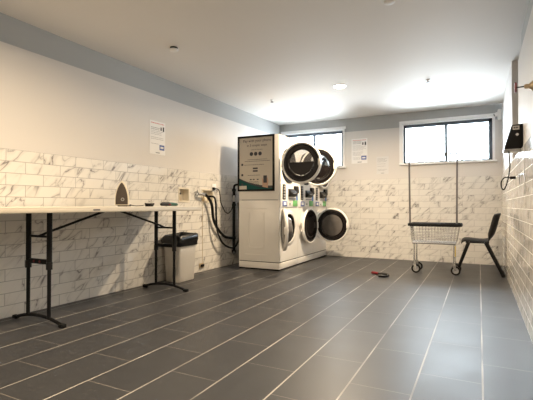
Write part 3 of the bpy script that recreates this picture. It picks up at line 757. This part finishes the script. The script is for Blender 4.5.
# ------------------------------------------------------------------ wire cart with hanging rail
ke = thing('laundry_cart', (-0.59, 6.41, 0), 'chrome wire laundry cart with tall hanging rail below the right window', 'cart')
ty0, ty1 = 6.25, 6.58; tx0, tx1 = -0.885, -0.245; bx0, bx1 = -0.865, -0.285; by0, by1 = 6.27, 6.55; zt, zb = 0.672, 0.445
def lerp(a, b_, t_): return a + (b_ - a) * t_
w = MB()
nx, ny, nz = 15, 7, 5
for i in range(nx + 1):
    t_ = i / nx; xt, xb = lerp(tx0, tx1, t_), lerp(bx0, bx1, t_)
    w.tube([(xt, ty0, zt), (xb, by0, zb), (xb, by1, zb), (xt, ty1, zt)], 0.0036, 5)
for i in range(1, ny):
    t_ = i / ny; yt, yb_ = lerp(ty0, ty1, t_), lerp(by0, by1, t_)
    w.tube([(tx0, yt, zt), (bx0, yb_, zb), (bx1, yb_, zb), (tx1, yt, zt)], 0.0036, 5)
for i in range(nz + 1):
    t_ = i / nz; z = lerp(zt, zb, t_); x0, x1, y0, y1 = lerp(tx0, bx0, t_), lerp(tx1, bx1, t_), lerp(ty0, by0, t_), lerp(ty1, by1, t_)
    w.tube([(x0, y0, z), (x1, y0, z), (x1, y1, z), (x0, y1, z)], 0.0055 if i in (0, nz) else 0.0036, 6, closed=True)
w.build('basket', 'chrome', ke)
m = MB()
for a, c in (((tx0 - .02, ty0 - .01), (tx1 + .03, ty0 - .01)), ((tx0 - .02, ty1 + .01), (tx1 + .03, ty1 + .01))):
    m.box(a[0], c[0], a[1] - .016, a[1] + .016, zt, zt + .044, 0.008)
for x in (tx0 - .02, tx1 + .02): m.box(x - .016, x + .016, ty0, ty1, zt, zt + .040, 0.008)
m.build('bumper', 'rubber', ke)
m = MB(); m.tube([(bx0 + .01, by0, zb - .012), (bx1 - .01, by0, zb - .012), (bx1 - .01, by1, zb - .012), (bx0 + .01, by1, zb - .012)], 0.015, 10, closed=True)
m.build('base_frame', 'chrome', ke)
yp = 6.40
for x in (-0.918, -0.27): MB().tube([(x + (0.01 if x < -.5 else -.01), yp, zt - .0), (x, yp, 1.745 if x < -.5 else 1.725)], 0.0130, 12).build('pole', 'dsteel', ke)
MB().tube([(-0.918, yp, 1.705), (-0.27, yp, 1.705)], 0.012, 12).build('hanging_rail', 'dsteel', ke)
for x in (bx0 + .03, bx1 - .03):
    for y in (by0 + .01, by1 - .01):
        L = MB().tube([(x, y, 0.135), (x, y, zb)], 0.012, 12).build('leg', 'chrome', ke)
        if x > -.5 and y > 6.4: MB().tube([(x, y, 0.23), (x, y, 0.38)], 0.0135, 12).build('tape_wrap', 'yellow', L)
        c = MB(); c.tube([(x, y, 0.132), (x, y, 0.155)], 0.022, 14)
        ox = 0.022
        for s_ in (-1, 1): c.prism([(x - .02, .135), (x + .025, .135), (x + ox + .014, .057), (x + ox - .014, .057)], 'Y', y + s_ * .020 - .002, y + s_ * .020 + .002)
        c.box(x - .02, x + .025, y - .022, y + .022, .130, .138, .002)
        C_ = c.build('caster', 'chrome', ke)
        WM = Matrix.Translation((x + ox, y, 0.063)) @ Matrix.Rotation(PI / 2, 4, 'X')
        MB().lathe([(0.040, -.014), (0.056, -.016), (0.063, -.009), (0.063, .009), (0.056, .016), (0.040, .014)], WM, n=28).build('tyre', 'rubber', C_)
        MB().lathe([(0, -.010), (0.012, -.016), (0.014, -.008), (0.041, -.010), (0.041, .010), (0.014, .008), (0.012, .016), (0, .010)], WM, n=24, closed=False).build('hub', 'steel', C_)

# ------------------------------------------------------------------ black chair against the right wall
he = thing('stacking_chair', (0.0, 6.60, 0), 'black plastic stacking chair in the corner beside the wire cart', 'chair')
prof = [(-0.225, 0.455), (-0.215, 0.490), (-0.17, 0.505), (-0.06, 0.492), (0.05, 0.482), (0.125, 0.495), (0.175, 0.545), (0.205, 0.63), (0.228, 0.73), (0.25, 0.82), (0.268, 0.862)]
bm = bmesh.new(); rows = []
NY = 12
for j, (x, z) in enumerate(prof):
    row = []
    for i in range(NY + 1):
        q = -1 + 2 * i / NY
        half = 0.225 * (1 if j < 6 else 0.98 - 0.03 * (j - 6) * 0.6)
        c2 = (abs(q) ** 3)
        if j <= 5: p = (x, 6.60 + q * half, z - 0.048 * c2 + 0.016 * q * q)
        else: p = (x - 0.07 * c2, 6.60 + q * half, z - (0.02 * abs(q) ** 5 if j == len(prof) - 1 else 0))
        row.append(bm.verts.new(p))
    rows.append(row)
for a, c in zip(rows, rows[1:]):
    for i in range(NY): bm.faces.new((a[i], a[i + 1], c[i + 1], c[i]))
mb = MB(); mb._add(bm)
sh = mb.build('seat_shell', 'black', he)
so = sh.modifiers.new('thickness', 'SOLIDIFY'); so.thickness = 0.018; so.offset = 0
sb = sh.modifiers.new('smooth', 'SUBSURF'); sb.levels = 1; sb.render_levels = 2
for y in (6.40, 6.80):
    for a, c in (((-0.130, 0.462), (-0.290, 0.014)), ((0.075, 0.462), (0.285, 0.014))):
        L = MB().tube([(a[0], y, a[1]), (c[0], y, c[1])], [0.024, 0.020], 12).build('leg', 'blackm', he)
        MB().tube([(c[0] - (0.004 if c[0] > 0 else -0.004), y, 0.035), (c[0] + (0.002 if c[0] > 0 else -.002), y, 0.0)], 0.024, 12).build('foot_cap', 'rubber', L)
m = MB()
for x in (-0.13, 0.075): m.tube([(x, 6.40, 0.462), (x, 6.80, 0.462)], 0.012, 10)
for y in (6.40, 6.80): m.box(-0.17, 0.12, y - .014, y + .014, 0.445, 0.475, 0.004)
m.build('seat_frame', 'blackm', he)
for x in (-0.12, 0.06): MB().lathe([(0, 0), (0.007, 0), (0.006, 0.004), (0, 0.005)], Matrix.Translation((x, 6.386, 0.462)) @ Matrix.Rotation(PI / 2, 4, 'X'), n=12, closed=False).build('rivet', 'chrome', he)

# ------------------------------------------------------------------ strap tool on the floor
e = thing('strap_clamp', (-1.25, 5.78, 0), 'small red and black strap tool lying on the grey floor tiles', 'tool')
MB().tube([(-1.345, 5.86, 0.022), (-1.25, 5.82, 0.022)], [0.021, 0.019], 12).build('handle', 'red', e)
MB().tube([(-1.25, 5.82, 0.022), (-1.19, 5.82, 0.026), (-1.115, 5.79, 0.02), (-1.105, 5.72, 0.014), (-1.15, 5.67, 0.014), (-1.215, 5.66, 0.014)], 0.014, 10, smooth=5).build('strap', 'black', e)

# ------------------------------------------------------------------ things on the right wall
e = thing('card_machine', (XR, 4.28, 1.45), 'black sloped wall box with white label on the right wall', 'wall box')
y0, y1 = 4.20, 4.40
MB().prism([(XR, 1.462), (XR - .143, 1.462), (XR - .140, 1.485), (XR - .085, 1.672), (XR, 1.678)], 'Y', y0, y1, 0.006).build('housing', 'black', e)
MB().box(XR - .146, XR - .0, y0 - .003, y1 + .003, 1.448, 1.461, 0.002).build('base_plate', 'steel', e)
lb = MB().box(XR - .078, XR - .028, y0 - .002, y0, 1.628, 1.662).build('label', 'paper2', e)
m = MB()
for dx, s_ in ((-.066, .010), (-.052, .010), (-.040, .008)): m.box(XR + dx - s_ / 2, XR + dx + s_ / 2, y0 - .003, y0 - .002, 1.638, 1.653)
m.build('label_print', 'ink', lb)
MB().lathe([(0, 0), (0.014, 0), (0.012, 0.005), (0, 0.006)], Matrix.Translation((XR - .045, y0, 1.585)) @ Matrix.Rotation(PI / 2, 4, 'X'), n=20, closed=False).build('lock', 'chrome', e)
MB().tube([(XR - .105, 4.27, 1.449), (XR - .10, 4.27, 1.38), (XR - .098, 4.27, 1.30), (XR - .115, 4.26, 1.19), (XR - .135, 4.25, 1.125), (XR - .150, 4.25, 1.105), (XR - .165, 4.25, 1.13), (XR - .165, 4.25, 1.18), (XR - .135, 4.25, 1.215), (XR - .09, 4.25, 1.21), (XR - .065, 4.25, 1.21)], 0.005, 8, smooth=5).build('cable', 'rubber', e)
e = thing('cable_connector', (XR - .018, 4.25, 1.20), 'black plug and grey cable on tiles below the black wall box', 'cable')
MB().box(XR - .10, XR - .055, 4.238, 4.262, 1.198, 1.222, .004).build('plug', 'black', e)
MB().tube([(XR - .055, 4.25, 1.21), (XR - .03, 4.20, 1.222), (XR - .026, 4.05, 1.225), (XR - .026, 3.85, 1.215), (XR - .026, 3.80, 1.17), (XR - .026, 3.79, 1.05)], 0.004, 8, smooth=5).build('cable', 'steel', e)
MB().tube([(XR - .028, 4.25, 1.235), (XR - .026, 4.25, 1.15)], 0.005, 8).build('clip', 'steel', e)
tag(MB().tube([(XR - .024, 3.80, 1.56), (XR - .028, 3.80, 1.40), (XR - .026, 3.80, 1.23), (XR - .026, 3.79, 1.06)], 0.003, 6, smooth=4).build('wire', 'steel', base=(XR - .024, 3.80, 1.56)), 'thin grey wire hanging down the right wall beside the black box', 'wire')

e = thing('valve_handle', (XR, 3.40, 1.79), 'red handwheel valve on a pale stem sticking out of the right wall', 'valve')
VM = Matrix.Translation((XR, 3.36, 1.79)) @ Matrix.Rotation(-PI / 2, 4, 'Y')
MB().lathe([(0, 0), (0.036, 0), (0.034, 0.012), (0.018, 0.030), (0.013, 0.034), (0, 0.034)], VM, n=24, closed=False).build('flange', 'brass', e)
MB().lathe([(0, .03), (0.013, .03), (0.016, 0.042), (0.016, 0.056), (0.011, 0.062), (0, .062)], VM, n=16, closed=False).build('stem', 'brass', e)
MB().lathe([(0, .06), (0.0045, .06), (0.0045, .114), (0, .114)], VM, n=10, closed=False).build('spindle', 'black', e)
m = MB(); m.tube([(XR - .112, 3.36 + .031 * math.cos(a), 1.79 + .031 * math.sin(a)) for a in [2 * PI * i / 24 for i in range(24)]], 0.0065, 8, closed=True)
for a in (0, PI / 3, 2 * PI / 3): m.tube([(XR - .112, 3.36 + .03 * math.cos(a), 1.79 + .03 * math.sin(a)), (XR - .112, 3.36 - .03 * math.cos(a), 1.79 - .03 * math.sin(a))], 0.005, 6)
m.build('handwheel', 'red', e)

e = thing('security_camera', (0.30, YB, 2.46), 'small white corner camera with dark lens beside the right window', 'camera')
MB().box(0.275, 0.337, YB - .075, YB - .002, 2.36, 2.52, 0.014).build('housing', 'white', e)
LM2 = Matrix.Translation((0.285, YB - .05, 2.45)) @ Matrix.Rotation(math.radians(-105), 4, 'Y')
MB().lathe([(0, 0), (0.035, 0), (0.033, 0.045), (0.026, 0.055), (0, .055)], LM2, n=24, closed=False).build('lens_barrel', 'white', e)
MB().lathe([(0, 0.055), (0.024, 0.055), (0.018, 0.064), (0, .066)], LM2, n=24, closed=False).build('lens', 'black', e)
